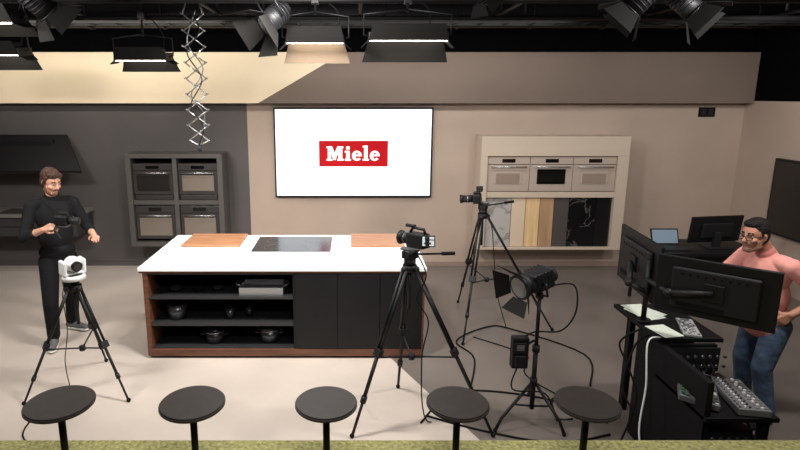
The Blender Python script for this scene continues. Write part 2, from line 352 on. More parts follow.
def pot(x,y,z,r,h,m,lid=True):
    b=B('cooking_pot'); b.cyl((x,y,z),(x,y,z+h),r*.94,m,r2=r,seg=28); b.cyl((x,y,z+h),(x,y,z+h+.006),r*1.04,SILV,seg=28)
    if lid: b.cyl((x,y,z+h+.006),(x,y,z+h+.03),r,m,r2=r*.3,seg=28); b.cyl((x,y,z+h+.03),(x,y,z+h+.05),.01,m); b.cyl((x,y,z+h+.05),(x,y,z+h+.056),.02,m)
    for s in(-1,1): b.tube([(x+s*r*.97,y-.035,z+h*.75),(x+s*(r+.035),y-.03,z+h*.78),(x+s*(r+.035),y+.03,z+h*.78),(x+s*r*.97,y+.035,z+h*.75)],.006,m)
    return b.done()
PB=mat('pot_black',(30,30,32),.3); PG=mat('pot_steel',(96,96,98),.3,.8)
pot(-1.34,5.10,.109,.10,.11,PB); pot(-.80,5.12,.109,.10,.12,PG)
def jar(x,y,z,r,h,m):
    b=B('storage_jar'); b.cyl((x,y,z),(x,y,z+h),r*.85,m,r2=r,seg=20); b.cyl((x,y,z+h),(x,y,z+h+.012),r*1.05,BLK2,seg=20); b.sph((x,y,z+h+.02),.012,BLK2); return b.done()
jar(-1.70,5.1,.353,.095,.14,PG); jar(-1.18,5.1,.353,.045,.09,PG); jar(-1.0,5.14,.353,.04,.08,PB)
def bowl(x,y,z,r,m):
    b=B('serving_bowl'); t=bmesh.new(); pr=[(.4,0),(.42,.06),(.7,.18),(.95,.42),(1,.5),(.95,.5),(.66,.22),(.3,.12),(0.01,.1)]
    rings=[]
    for rr,zz in pr: rings.append([t.verts.new((x+r*rr*math.cos(a),y+r*rr*math.sin(a),z+r*zz)) for a in [2*math.pi*k/24 for k in range(24)]] )
    for i in range(len(rings)-1):
        for k in range(24): t.faces.new((rings[i][k],rings[i][(k+1)%24],rings[i+1][(k+1)%24],rings[i+1][k]))
    t.faces.new(rings[0][::-1]); b.add(t,m,True); return b.done()
bowl(-1.70,5.12,.623,.07,PG); bowl(-1.48,5.12,.623,.06,PB); bowl(-1.3,5.15,.623,.06,PG)
b=B('roasting_tray'); zt=.623; TS=mat('tray_steel',(190,190,192),.3,.8)
b.box((-1.04,5.0,zt),(-.66,5.24,zt+.012),TS,.003)
for a_,c_ in (((-1.06,4.98,zt),(-.64,4.995,zt+.075)),((-1.06,5.24,zt),(-.64,5.255,zt+.075)),((-1.06,4.9955,zt),(-1.045,5.2395,zt+.075)),((-.655,4.9955,zt),(-.64,5.2395,zt+.075))): b.box(a_,c_,TS,.002)
b.tube([(-1.06,5.06,zt+.07),(-1.10,5.07,zt+.085),(-1.10,5.17,zt+.085),(-1.06,5.18,zt+.07)],.006,TS); b.tube([(-.64,5.06,zt+.07),(-.60,5.07,zt+.085),(-.60,5.17,zt+.085),(-.64,5.18,zt+.07)],.006,TS)
b.done()

# ------------------------------------------------------------ stools on the gallery
SEAT=mat('stool_seat',(50,43,41),.55,var=.06,scale=30)
for i,(sx,sr) in enumerate(((-1.40,.160),(-.76,.156),(-.115,.150),(.519,.150),(1.144,.152))):
    b=B('round_stool'); Y=2.41
    t=bmesh.new(); bmesh.ops.create_cone(t,cap_ends=True,segments=64,radius1=sr,radius2=sr,depth=.022)
    bmesh.ops.bevel(t,geom=[e_ for e_ in t.edges if abs(e_.verts[0].co.z-e_.verts[1].co.z)<1e-5],offset=.006,segments=2,affect='EDGES')
    b.add(t,SEAT,False,Matrix.Translation((sx,Y,1.042)))
    b.cyl((sx,Y,.99),(sx,Y,1.032),.03,BLK,r2=.07,seg=24); b.cyl((sx,Y,.61),(sx,Y,1.0),.017,BLK,seg=20)
    b.cyl((sx,Y,.6),(sx,Y,.612),.15,BLK,seg=40); b.cyl((sx,Y,.612),(sx,Y,.64),.05,BLK,r2=.018,seg=24); b.done()

# ------------------------------------------------------------ tripods and cameras
def tripod(b,apex,feet,ms=1.0,spread=.42,r=.013):
    A=V(apex); mids=[]
    b.cyl(A+V((0,0,-.05)),A+V((0,0,.0)),.05,BLK,r2=.055,seg=20); b.cyl(A-V((0,0,.35)),A,.014,BLK2)
    for f in feet:
        F=V((f[0],f[1],.012)); d=F-A; hz=V((d.x,d.y,0)).normalized(); side=V((-hz.y,hz.x,0))*.018
        top=A+hz*.05-V((0,0,.03)); m1=top+(F-top)*.5; m2=top+(F-top)*.53
        b.cyl(top+side,m1+side,r*.85,BLK); b.cyl(top-side,m1-side,r*.85,BLK); b.sph(top,.028,BLK2)
        b.box((-.035,-.02,-.03),(.035,.02,.03),BLK2,.004,Matrix.Translation(m1)@(F-top).to_track_quat('Z','Y').to_matrix().to_4x4())
        b.cyl(m1,top+(F-top)*.8,r,BLK2); b.cyl(top+(F-top)*.78,F,r*.75,BLK); b.cyl(top+(F-top)*.76,top+(F-top)*.8,r*1.5,BLK2)
        b.sph(F+V((0,0,.006)),.018,RUB,12); mids.append(m2)
    c=sum(mids,V())/3+V((0,0,-.06)); b.cyl(c-V((0,0,.02)),c+V((0,0,.02)),.025,BLK2)
    for m in mids: b.cyl(c,m,.007,BLK2,seg=8)
def fluid_head(b,A,d,handle):
    A=V(A); b.cyl(A,A+V((0,0,.05)),.045,BLK2,seg=24); b.M=frame(A+V((0,0,.05)),d)
    b.box((-.045,-.05,0),(.045,.05,.06),BLK,.008); b.cyl((-.065,0,.035),(.065,0,.035),.03,BLK2,seg=20); b.box((-.03,-.07,.06),(.03,.07,.075),GREY,.003); b.M=Matrix()
    h0=A+V((0,0,.08)); b.cyl(h0,V(handle),.008,BLK); dd=(V(handle)-h0).normalized(); b.cyl(V(handle)-dd*.1,V(handle),.014,RUB)
b=B('video_camera_on_tripod'); A=(.45,3.97,1.25)
tripod(b,A,[(.015,3.67),(1.067,3.68),(.418,4.38)],r=.015); fluid_head(b,A,(-.75,.55,0),(.78,3.93,1.35))
b.M=frame((.485,3.95,1.455),(-.66,.72,-.05))@Matrix.Scale(.95,4)
b.box((-.05,-.11,-.065),(.05,.06,.05),BLK,.012); b.box((-.035,-.15,-.04),(.035,-.11,.04),BLK2,.006)
b.cyl((0,.06,-.005),(0,.12,-.005),.044,BLK2,seg=24); b.cyl((0,.12,-.005),(0,.15,-.005),.046,BLK,r2=.058,seg=24); b.cyl((0,.09,-.005),(0,.098,-.005),.0465,GREY,seg=24); b.cyl((0,.15,-.005),(0,.151,-.005),.04,GLASS)
b.tube([(0,-.1,.05),(0,-.09,.085),(0,.02,.09),(0,.05,.05)],.012,BLK,sm=False); b.cyl((0,.0,.10),(0,.09,.10),.014,BLK2)
b.box((.05,-.07,-.03),(.07,.03,.03),BLK2,.004)
b.M=frame((.565,3.84,1.465),(-.05,-1,.1)); b.box((-.05,-.012,-.042),(.05,.0,.042),BLK,.004); b.box((-.042,.0,-.033),(.042,.002,.033),mat('lcd_display',(200,210,215),.3,emit=.6)); b.box((-.042,.0021,.008),(.02,.003,.015),MATB); b.box((-.02,.0021,-.022),(.03,.003,-.008),MATB)
b.cyl((.53,3.88,1.45),(.55,3.852,1.46),.012,BLK)
b.M=Matrix(); b.tube([(.48,3.9,1.38),(.56,3.86,1.2),(.5,3.9,1.0),(.6,3.95,.8),(.55,3.9,.5),(.6,3.85,.02),(.95,4.1,.01)],.005,RUB)
b.done()
b=B('video_camera_on_tripod'); A=(1.42,5.75,1.26)
tripod(b,A,[(1.325,6.38),(1.153,5.22),(2.184,5.56)],r=.013); fluid_head(b,A,(-.9,.3,0),(1.70,5.6,1.42))
b.M=frame((1.35,5.75,1.43),(-.92,.3,-.1))@Matrix.Scale(1.1,4)
b.box((-.07,-.04,-.05),(.07,.035,.04),BLK,.012); b.box((-.03,-.035,.04),(.03,.03,.062),BLK,.008); b.cyl((0,.035,-.005),(0,.13,-.005),.036,BLK2,seg=24); b.cyl((0,.13,-.005),(0,.16,-.005),.036,BLK,r2=.044,seg=24); b.cyl((0,.08,-.005),(0,.09,-.005),.039,GREY)
b.box((-.03,-.06,.06),(.03,.0,.11),BLK2,.006)
b.M=Matrix(); b.tube([(1.4,5.72,1.38),(1.5,5.68,1.15),(1.55,5.7,.8),(1.6,5.7,.4),(1.7,5.6,.02)],.005,RUB)
b.done()
b=B('ptz_camera_on_tripod'); A=(-2.30,4.37,.95)
tripod(b,A,[(-2.68,4.11),(-1.84,4.16),(-2.33,4.86)],r=.012)
c=V(A); b.cyl(c,c+V((0,0,.04)),.03,BLK2); b.cyl(c+V((0,0,.04)),c+V((0,0,.05)),.06,BLK2); b.cyl(c+V((0,0,.05)),c+V((0,0,.09)),.095,WHT,r2=.088,seg=32); b.cyl(c+V((0,0,.09)),c+V((0,0,.10)),.07,BLK2,seg=32)
b.M=frame(c+V((0,0,.18)),(.75,-.6,-.1))
for s in(-1,1): b.box((s*.078-.016,-.05,-.085),(s*.078+.016,.05,.04),WHT,.012)
b.box((-.075,-.052,-.085),(.075,.052,-.06),WHT,.01); b.sph((0,0,0),(.066,.08,.066),WHT,24); b.cyl((0,.03,0),(0,.088,0),.042,BLK,seg=24); b.cyl((0,.088,0),(0,.091,0),.032,GLASS,seg=24)
b.M=Matrix(); b.tube([(c.x-.06,c.y+.05,c.z+.07),(c.x-.13,c.y+.04,c.z-.1),(c.x-.1,c.y,c.z-.4),(c.x-.15,c.y,c.z-.7),(c.x-.1,c.y-.05,.02)],.004,RUB)
b.done()
# fresnel light on stand
b=B('video_light_on_stand'); px,py=1.42,3.9
b.cyl((px,py,.1),(px,py,.62),.018,BLK2); b.cyl((px,py,.6),(px,py,1.02),.014,BLK); b.cyl((px,py,.58),(px,py,.63),.028,BLK2); b.cyl((px,py,.3),(px,py,.36),.028,BLK2)
for fx,fy in((1.098,3.74),(1.60,3.69),(1.516,4.25)):
    b.tube([(px,py,.34),(px+(fx-px)*.85,py+(fy-py)*.85,.1),(fx,fy,.014)],.012,BLK,sm=False); b.cyl((px,py,.12),(px+(fx-px)*.55,py+(fy-py)*.55,.19),.008,BLK2); b.sph((fx,fy,.016),.016,RUB)
b.sph((px,py,1.03),.032,BLK2)
b.M=frame((1.385,3.9,1.15),(-.88,-.42,-.2))@Matrix.Scale(1.2,4)
b.box((-.06,-.10,-.06),(.06,.06,.06),BLK,.014); b.cyl((0,.06,0),(0,.12,0),.062,BLK,r2=.074,seg=28); b.cyl((0,-.13,0),(0,-.10,0),.05,BLK2,seg=24); b.cyl((0,.12,0),(0,.14,0),.08,BLK2,seg=28); b.cyl((0,.14,0),(0,.142,0),.065,mat('fresnel_lens2',(90,92,90),.1),seg=28)
for k in range(5): b.box((-.062,-.08+k*.026,-.05),(.062,-.07+k*.026,.062),BLK2)
for k in range(4):
    X=Matrix.Rotation(k*math.pi/2,4,'Y'); b.poly([(-.06,.14,.078),(.06,.14,.078),(.10,.21,.145),(-.10,.21,.145)],.003,FLAPB,X)
for s in(-1,1): b.tube([(s*.065,0,0),(s*.085,0,0),(s*.085,0,-.08),(0,0,-.095)],.008,BLK,sm=False)
b.M=Matrix()
b.box((1.22,3.83,.47),(1.345,3.9,.72),BLK,.01); b.box((1.235,3.822,.60),(1.32,3.832,.68),BLK2,.002); b.box((1.25,3.818,.625),(1.305,3.823,.665),mat('readout',(100,100,100),.3)); b.box((1.24,3.81,.49),(1.32,3.832,.58),BLK2,.004); b.tube([(1.335,3.87,.65),(1.40,3.9,.67)],.01,BLK); b.cyl((1.34,3.86,.55),(1.355,3.86,.55),.014,RED)
b.tube([(1.46,3.9,1.1),(1.66,3.88,1.12),(1.7,3.9,.9),(1.6,3.9,.75),(1.4,3.88,.75),(1.3,3.87,.7)],.006,RUB)
b.tube([(1.28,3.86,.49),(1.24,3.84,.3),(1.5,3.86,.25),(1.62,3.9,.02),(1.75,3.9,.01)],.006,RUB)
b.done()
b=B('floor_cable')
def fc(pts,r=.008): b.tube([(x,y,r) for x,y in pts],r,RUB)
fc([(.95,4.1),(1.2,4.9),(1.1,5.3),(1.5,5.65),(1.75,5.6),(2.3,5.0),(2.1,4.4)]); fc([(.55,3.85),(.9,4.3),(1.5,4.25),(1.95,4.0)]); fc([(.6,3.95),(1.0,3.75),(1.5,3.6),(1.95,3.7)])
fc([(1.62,3.88),(1.7,4.2),(1.9,4.0),(2.0,3.85)]); fc([(1.3,5.4),(1.7,5.0),(1.6,4.6),(1.8,4.2),(2.02,3.9)],.006)
b.done()
b=B('floor_cable'); fc([(-2.42,4.3),(-2.5,3.9),(-2.35,3.6),(-1.7,3.45),(-.8,3.5),(.0,3.42),(.8,3.5),(1.4,3.42),(2.0,3.4)],.006); b.done()

# ------------------------------------------------------------ control desk
b=B('vision_mixing_desk')
DK=mat('desk_black',(14,14,16),.6,var=.1,scale=8,spec=.2); LX=2.10
b.box((LX,2.95,.0),(LX+.04,3.75,.849),DK,.004); b.box((LX,2.93,.60),(2.54,3.479,.63),DK,.005)
b.box((LX-.01,3.48,.85),(2.54,4.12,.88),DK,.005)
b.box((LX+.041,3.72,.10),(2.50,3.75,.849),DK)
b.box((2.46,2.95,0),(2.5,3.0,.599),DK); b.box((2.46,4.04,0),(2.5,4.1,.849),DK); b.box((LX+.1,4.04,0),(LX+.14,4.1,.849),DK); b.box((LX+.041,3.45,.05),(2.48,3.478,.849),DK)
for i,z in enumerate((.12,.26,.40)): 
    b.box((LX+.06,2.99,z),(2.44,3.4,z+.11),BLK2,.004)
    for k in range(6): b.cyl((LX+.10+k*.05,2.985,z+.055),(LX+.10+k*.05,2.991,z+.055),.012,GREY,seg=10)
b.box((LX+.041,2.96,.08),(2.459,3.449,.1),DK)
b.box((LX+.05,3.44,.66),(2.50,3.452,.83),BLK2,.002)
for k in range(8):
    for j in range(2): b.cyl((LX+.08+k*.05,3.43,.70+j*.07),(LX+.08+k*.05,3.441,.70+j*.07),.011,GREY,seg=10)
for k in range(7):
    xx=2.14+k*.05; b.tube([(xx,2.99,.45),(xx-.05,2.92,.40+.02*k),(xx+.04,2.9,.3),(xx-.02,2.93,.12),(xx+.1,2.9,.01)],.007,RUB)
    b.tube([(xx,3.43,.72),(xx-.01,3.38,.70),(xx-.03,3.36,.66),(xx+.03,3.30,.64)],.006,RUB)
b.tube([(LX+.02,3.5,.88),(1.99,3.42,.88),(1.97,3.35,.6),(1.93,3.3,.3),(1.95,3.2,.01)],.006,WHT)
b.tube([(LX+.02,3.6,.86),(1.98,3.55,.8),(1.90,3.5,.5),(1.98,3.4,.3),(2.0,3.3,.01)],.007,RUB)
b.tube([(LX,3.7,.86),(1.95,3.7,.75),(1.98,3.6,.6),(2.0,3.5,.4),(1.9,3.5,.01)],.007,RUB)
b.tube([(2.5,3.3,.63),(2.62,3.2,.3),(2.55,3.1,.01)],.008,RUB)
b.done()
def monitor(name,P0,P1,zt,zb_,nrm,arm,pole=False):
    b=B(name); P0=V((*P0,0));P1=V((*P1,0)); w=(P1-P0).length; c=(P0+P1)/2; h=zt-zb_; c.z=(zt+zb_)/2
    b.M=frame(c,nrm)
    b.box((-w/2,-.012,-h/2),(w/2,.012,h/2),BLK,.005); b.box((-w/2+.01,.012,-h/2+.015),(w/2-.01,.014,h/2-.01),mat('monitor_panel',(60,80,110),.2,emit=.5))
    b.box((-w*.36,-.04,-h*.36),(w*.36,-.012,h*.34),BLK2,.012); b.box((-.06,-.055,-.06),(.06,-.04,.06),BLK,.004)
    for k in range(9): b.box((-w*.28+k*w*.065,-.042,h*.22),(-w*.28+k*w*.065+.015,-.038,h*.26),MATB)
    b.box((-w*.3,-.043,-h*.32),(w*.1,-.038,-h*.25),MATB)
    b.box((-.03,-.042,.02),(.03,-.039,.035),GREY)
    p=b.M@V((0,-.055,0)); b.M=Matrix(); q=V(arm); k_=p.lerp(q,.5)+V((-.10,-.06,-.02))
    b.cyl(p,k_,.02,BLK2); b.cyl(k_,q,.02,BLK2); b.sph(k_,.03,BLK2)
    if pole: b.cyl((q.x,q.y,.882),(q.x,q.y,1.35),.018,BLK); b.cyl((q.x,q.y,.882),(q.x,q.y,.90),.05,BLK)
    return b.done()
monitor('computer_monitor',(2.10,3.60),(2.63,3.18),1.45,1.05,(.64,.76,0.06),(2.14,3.77,1.2),True)
monitor('computer_monitor',(2.24,4.38),(2.16,3.66),1.47,1.03,(1,-.1,0),(2.14,3.77,1.1))
def btn(b,x0,x1,y0,y1,z,nx,ny,cols):
    for i in range(nx):
        for j in range(ny):
            xa=x0+(x1-x0)*i/nx; ya=y0+(y1-y0)*j/ny; m=random.choice(cols)
            b.box((xa+.003,ya+.003,z),(xa+(x1-x0)/nx-.004,ya+(y1-y0)/ny-.004,z+.005),m)
KG=mat('key_grey',(110,110,112),.5); KW=mat('key_white',(185,185,182),.5,emit=.15); KR=mat('key_red',(170,50,40),.5,emit=.2); KGn=mat('key_green',(70,140,80),.5,emit=.1); KD=mat('key_dark',(56,56,58),.5)
b=B('vision_mixer_console')
b.M=Matrix.Translation((2.215,3.22,.632))@Matrix.Rotation(math.radians(62),4,'Z')@Matrix.Rotation(math.radians(6),4,'X')
b.box((-.21,-.11,.015),(.21,.11,.055),mat('console_grey',(88,88,90),.45),.008)
btn(b,-.20,.07,-.10,-.03,.055,14,3,[KG,KW,KD,KD,KG]); btn(b,-.20,.07,-.02,.04,.055,14,2,[KG,KG,KW,KD,KR]); btn(b,-.20,.02,.055,.10,.055,12,2,[KD,KGn,KG,KD])
b.box((.09,-.09,.055),(.18,.02,.057),MATB); b.cyl((.09,-.04,.08),(.18,-.04,.08),.008,SILV); b.box((.05,.045,.055),(.19,.10,.058),mat('console_screen',(120,150,170),.2,emit=.5))
b.M=Matrix(); b.done()
b=B('audio_mixer'); b.M=Matrix.Translation((2.43,3.13,.632))@Matrix.Rotation(math.radians(80),4,'Z')
b.box((-.19,-.09,.0),(.19,.09,.045),mat('mixer_grey',(106,106,108),.45),.006)
for i in range(11):
    for j in range(3): b.cyl((-.17+i*.034,.075-j*.026,.045),(-.17+i*.034,.075-j*.026,.057),.006,[KG,KW,KD][j],seg=10)
    b.box((-.172+i*.034,-.08,.045),(-.168+i*.034,-.01,.046),MATB); b.box((-.178+i*.034,-.05+.01*(i%3),.045),(-.162+i*.034,-.037+.01*(i%3),.055),KW)
b.M=Matrix(); b.done()
b=B('keyboard'); b.M=Matrix.Translation((2.39,3.64,.881))@Matrix.Rotation(math.radians(70),4,'Z'); b.box((-.15,-.055,0),(.15,.055,.018),mat('keyboard_grey',(150,150,150),.5),.004); btn(b,-.14,.14,-.048,.048,.018,14,5,[KG,KW]); b.M=Matrix(); b.done()
b=B('paper_sheets'); PP=mat('paper',(205,212,198),.8)
for k,(dx_,dy_,a) in enumerate(((0,0,.3),(.02,.06,.5),(-.01,.10,.1))): b.box((-.085,-.12,0),(.085,.12,.0015),PP,0,Matrix.Translation((2.23+dx_,3.92+dy_*.5,.881+k*.002))@Matrix.Rotation(a,4,'Z'))
b.box((-.075,-.10,0),(.075,.10,.0015),PP,0,Matrix.Translation((2.20,3.60,.881))@Matrix.Rotation(.2,4,'Z'))
b.done()
b=B('equipment_table')
b.box((3.5,6.0,.70),(4.75,6.65,.74),BLK,.004)
for xx in(3.53,4.7):
    for yy in(6.03,6.6): b.box((xx,yy,0),(xx+.03,yy+.03,.7),BLK)
b.box((3.6,6.02,.4),(4.72,6.62,.43),BLK); b.box((4.0,6.1,.43),(4.6,6.55,.68),BLK2,.01); b.done()
b=B('laptop'); b.box((3.60,6.1,.741),(3.93,6.35,.755),BLK2,.004)
b.poly([(3.60,6.35,.755),(3.93,6.35,.755),(3.93,6.42,.93),(3.60,6.42,.93)],.008,BLK); b.poly([(3.615,6.345,.77),(3.915,6.345,.77),(3.915,6.403,.92),(3.615,6.403,.92)],.001,mat('laptop_screen',(110,125,140),.3,emit=.35)); b.done()
b=B('computer_monitor'); b.M=frame((4.32,6.32,.95),(-.15,.96,.1))
b.box((-.34,-.012,-.16),(.34,.012,.16),BLK,.005); b.box((-.33,.012,-.15),(.33,.014,.15),GLASS); b.box((-.2,-.04,-.1),(.2,-.012,.08),BLK2,.01); b.M=Matrix()
b.box((4.28,6.25,.745),(4.36,6.30,.92),BLK2,.004); b.box((4.18,6.16,.741),(4.46,6.38,.752),BLK2,.004); b.done()

# ------------------------------------------------------------ people
class Fig:
    def __init__(s): s.p=[]
    def c(s,a,b_,ra,rb,m): s.p.append(('c',V(a),V(b_),ra,rb,m))
    def e(s,c,r,m,R=None): s.p.append(('e',V(c),R or Matrix.Identity(3),r,None,m))
    def build(s,vox=.0055):
        bm=bmesh.new(); mats=[]
        for k,a,b_,ra,rb,m in s.p:
            if m not in mats: mats.append(m)
            if k=='c':
                for c,r in((a,ra),(b_,rb)): bmesh.ops.create_icosphere(bm,subdivisions=3,radius=r,matrix=Matrix.Translation(c))
                d=b_-a
                if d.length>1e-4: bmesh.ops.create_cone(bm,cap_ends=True,segments=24,radius1=ra,radius2=rb,depth=d.length,matrix=Matrix.Translation((a+b_)/2)@d.to_track_quat('Z','Y').to_matrix().to_4x4())
            else: bmesh.ops.create_icosphere(bm,subdivisions=4,radius=1,matrix=Matrix.Translation(a)@b_.to_4x4()@Matrix.Diagonal((*ra,1)))
        me=bpy.data.meshes.new('f'); bm.to_mesh(me); bm.free(); o=bpy.data.objects.new('f',me); sc.collection.objects.link(o)
        r=o.modifiers.new('r','REMESH'); r.mode='VOXEL'; r.voxel_size=vox; r.use_smooth_shade=True
        q=o.modifiers.new('s','SMOOTH'); q.factor=.5; q.iterations=3
        dg=bpy.context.evaluated_depsgraph_get(); m2=bpy.data.meshes.new_from_object(o.evaluated_get(dg)); bpy.data.objects.remove(o)
        n=len(m2.polygons); co=np.zeros(n*3); m2.polygons.foreach_get('center',co); co=co.reshape(-1,3)
        best=np.full(n,1e9); lab=np.zeros(n,int)
        for k,a,b_,ra,rb,m in s.p:
            if k=='c':
                A=np.array(a); D=np.array(b_)-A; L=max(D@D,1e-9); t=np.clip((co-A)@D/L,0,1); d=np.linalg.norm(co-A-t[:,None]*D,axis=1)-(ra+(rb-ra)*t)
            else:
                R=np.array(b_); l=(co-np.array(a))@R/np.array(ra); nn=np.linalg.norm(l,axis=1); d=(nn-1)*nn/np.maximum(np.linalg.norm(l/np.array(ra),axis=1),1e-6)
            k2=d<best; best[k2]=d[k2]; lab[k2]=mats.index(m)
        m2.polygons.foreach_set('material_index',lab.astype(np.int32)); m2.polygons.foreach_set('use_smooth',np.ones(n,bool)); return m2,mats
def hand(F,w,d,n,skin,thumb=1,curl=.5,sc_=1.0):
    M=frame(w,d,n); S=sc_
    P=lambda x,y,z:M@V((x*S,y*S,z*S))
    xs=[.030,.010,-.010,-.029]; kn=[.088,.092,.088,.078]; ln=[.072,.080,.074,.058]
    for i in range(4):
        x=xs[i]*thumb; F.c(P(x*.6,.012,0),P(x,kn[i],0),.015*S,.0125*S,skin)
        a=0; p=(x,kn[i],0.)
        for j,fr in enumerate((.45,.31,.24)):
            a+=curl*(1.0,1.1,.7)[j]*(1+.12*i); L=ln[i]*fr; q=(p[0]*1.03,p[1]+L*math.cos(a),p[2]-L*math.sin(a)); F.c(P(*p),P(*q),(.0098-.0008*j)*S,(.0092-.0009*j)*S,skin); p=q
    t0=(.022*thumb,.022,-.006); t1=(.046*thumb,.052,-.018); t2=(.052*thumb,.082,-.03); t3=(.046*thumb,.104,-.04)
    F.c(P(*t0),P(*t1),.0145*S,.0125*S,skin); F.c(P(*t1),P(*t2),.0115*S,.0105*S,skin); F.c(P(*t2),P(*t3),.0105*S,.0088*S,skin)
def head(F,b,c,d,skin,hair,lip,long=False,beard=None,glasses=False,S=1.0,up=(0,0,1),full=True):
    M=frame(c,d,up); R=M.to_3x3(); P=lambda x,y,z:M@V((x*S,y*S,z*S)); r=lambda *a:tuple(q*S for q in a)
    F.e(P(0,-.008,.028),r(.074,.094,.088),skin,R); F.e(P(0,.02,-.038),r(.058,.070,.078),skin,R); F.e(P(0,.064,-.098),r(.026,.022,.02),skin,R)
    for s in(-1,1):
        F.e(P(s*.036,.055,-.028),r(.026,.03,.024),skin,R); F.e(P(s*.074,-.008,-.008),r(.010,.020,.032),skin,R); F.c(P(s*.046,-.0,-.07),P(s*.02,.058,-.098),.02*S,.018*S,skin)
    F.c(P(0,.086,.012),P(0,.110,-.026),.0085*S,.0125*S,skin); F.c(P(-.012,.094,-.032),P(.012,.094,-.032),.0085*S,.0085*S,skin)
    F.c(P(-.034,.078,.024),P(.034,.078,.024),.010*S,.010*S,skin)
    F.c(P(-.018,.083,-.060),P(.018,.083,-.060),.0065*S,.0065*S,lip)
    F.e(P(0,-.026,.050),r(.082,.098,.086),hair,R); F.e(P(0,-.045,.0),r(.079,.066,.072),hair,R)
    for s in(-1,1): F.c(P(s*.045,.078,.031),P(s*.018,.087,.030),.0045*S,.0055*S,hair)
    if long:
        F.e(P(.01,.03,.09),r(.066,.055,.042),hair,R); F.e(P(-.03,.05,.082),r(.04,.032,.03),hair,R)
        for s in(-1,1): F.c(P(s*.07,.02,.06),P(s*.078,-.005,-.03),.018*S,.014*S,hair)
        F.e(P(0,-.06,-.03),r(.07,.045,.07),hair,R)
    else:
        F.e(P(0,.02,.092),r(.062,.058,.034),hair,R)
        for s in(-1,1): F.c(P(s*.068,.02,.045),P(s*.071,.008,.0),.010*S,.007*S,hair)
    if beard and full:
        for s in(-1,1): F.c(P(s*.064,.004,-.03),P(s*.046,.02,-.08),.012*S,.02*S,beard); F.c(P(s*.048,.01,-.078),P(s*.014,.064,-.104),.022*S,.020*S,beard)
        F.e(P(0,.068,-.098),r(.03,.024,.022),beard,R); F.c(P(-.022,.086,-.048),P(.022,.086,-.048),.006*S,.006*S,beard)
    EW=mat('eye_white',(170,160,155),.4); EI=mat('eye_iris',(40,28,20),.3)
    for s in(-1,1): b.sph(P(s*.031,.074,.003),r(.012,.0105,.0065),EW,12,R); b.sph(P(s*.031,.0815,.002),.0055*S,EI,10)
    if glasses:
        for s in(-1,1):
            b.tube([P(s*.033+.026*math.cos(a),.101,.002+.019*math.sin(a)) for a in [k*math.pi/6 for k in range(12)]],.0026*S,BLK,seg=6,closed=True)
            b.tube([P(s*.058,.100,.008),P(s*.077,.05,.008),P(s*.083,-.01,.0)],.0026*S,BLK,seg=6)
        b.tube([P(-.01,.102,.006),P(.01,.102,.006)],.0025*S,BLK,seg=6,sm=False)
def shoe(F,ank,toe,m,sole,S=1.0):
    a=V(ank); t=V(toe); d=(t-a); d.z=0; d.normalize(); h=V((a.x,a.y,0))-d*.045*S
    F.c(a,V((a.x,a.y,.055)),.043*S,.042*S,m); F.c(h+V((0,0,.055)),h+d*.10*S+V((0,0,.058)),.038*S,.04*S,m); F.c(h+d*.10*S+V((0,0,.055)),h+d*.215*S+V((0,0,.042)),.04*S,.032*S,m)
    R=frame((0,0,0),d).to_3x3(); F.e(h+d*.02*S+V((0,0,.022)),(.042*S,.055*S,.021),sole,R); F.e(h+d*.10*S+V((0,0,.022)),(.042*S,.11*S,.02),sole,R); F.e(h+d*.185*S+V((0,0,.022)),(.046*S,.072*S,.021),sole,R)
SK=mat('skin_light',(200,150,126),.55,var=.04,scale=30); LIP=mat('lips',(166,100,90),.5); SK2=mat('skin_tan',(182,128,104),.55,var=.04,scale=30)
H1=mat('hair_brown',(62,39,27),.6,var=.35,scale=60,bump=.8); BE1=mat('beard_brown',(112,76,58),.8,var=.2,scale=90); H2=mat('hair_dark',(26,23,22),.7,var=.3,scale=70,bump=.8,spec=.2); BE2=mat('stubble',(150,108,90),.8,var=.12,scale=90)
SH1=mat('shirt_black',(22,22,25),.85,var=.15,scale=6,bump=.5,spec=.2); TR1=mat('trousers_black',(18,18,21),.85,var=.15,scale=5,bump=.5,spec=.2); SHOE=mat('sneaker_grey',(92,92,96),.7); SOLE=mat('sole_white',(205,203,198),.6)
SH2=mat('tshirt_pink',(228,154,144),.9,var=.05,scale=7,bump=.6); SH2D=mat('tshirt_pink_rib',(206,128,120),.9); TR2=mat('jeans_blue',(74,92,116),.85,var=.15,scale=20,bump=.4); SHOE2=mat('shoe_black',(26,26,28),.6)

# --- left man
F=Fig(); b=B('man_in_black'); f=V((.64,-.77,0)).normalized(); rg=V((-.77,-.64,0)).normalized(); up=V((0,0,1))
Rb=frame((0,0,0),f).to_3x3()
C=V((-2.93,5.31,0)); at=lambda x,y,z:C+rg*x+f*y+up*z
F.e(at(0,0,1.34),(.175,.115,.17),SH1,Rb); F.e(at(0,.0,1.14),(.162,.115,.2),SH1,Rb); F.e(at(0,0,.98),(.168,.12,.10),SH1,Rb); F.e(at(0,-.01,.88),(.158,.115,.12),TR1,Rb)
F.c(at(-.15,-.01,1.455),at(.15,-.01,1.455),.064,.064,SH1); F.c(at(0,-.015,1.50),at(-.0,.03,1.60),.055,.052,SK); F.c(at(0,-.02,1.48),at(0,-.008,1.525),.075,.066,SH1)
for k in range(6): b.sph(at(0,.118+.002*(k%2),1.42-.07*k),.006,BLK2,8)
Rs,Ls=at(.185,-.01,1.44),at(-.185,-.01,1.44)
Re,Le=V((-3.10,5.07,1.17)),V((-2.70,5.50,1.18)); Rw,Lw=V((-2.86,4.99,1.27)),V((-2.54,5.30,1.13))
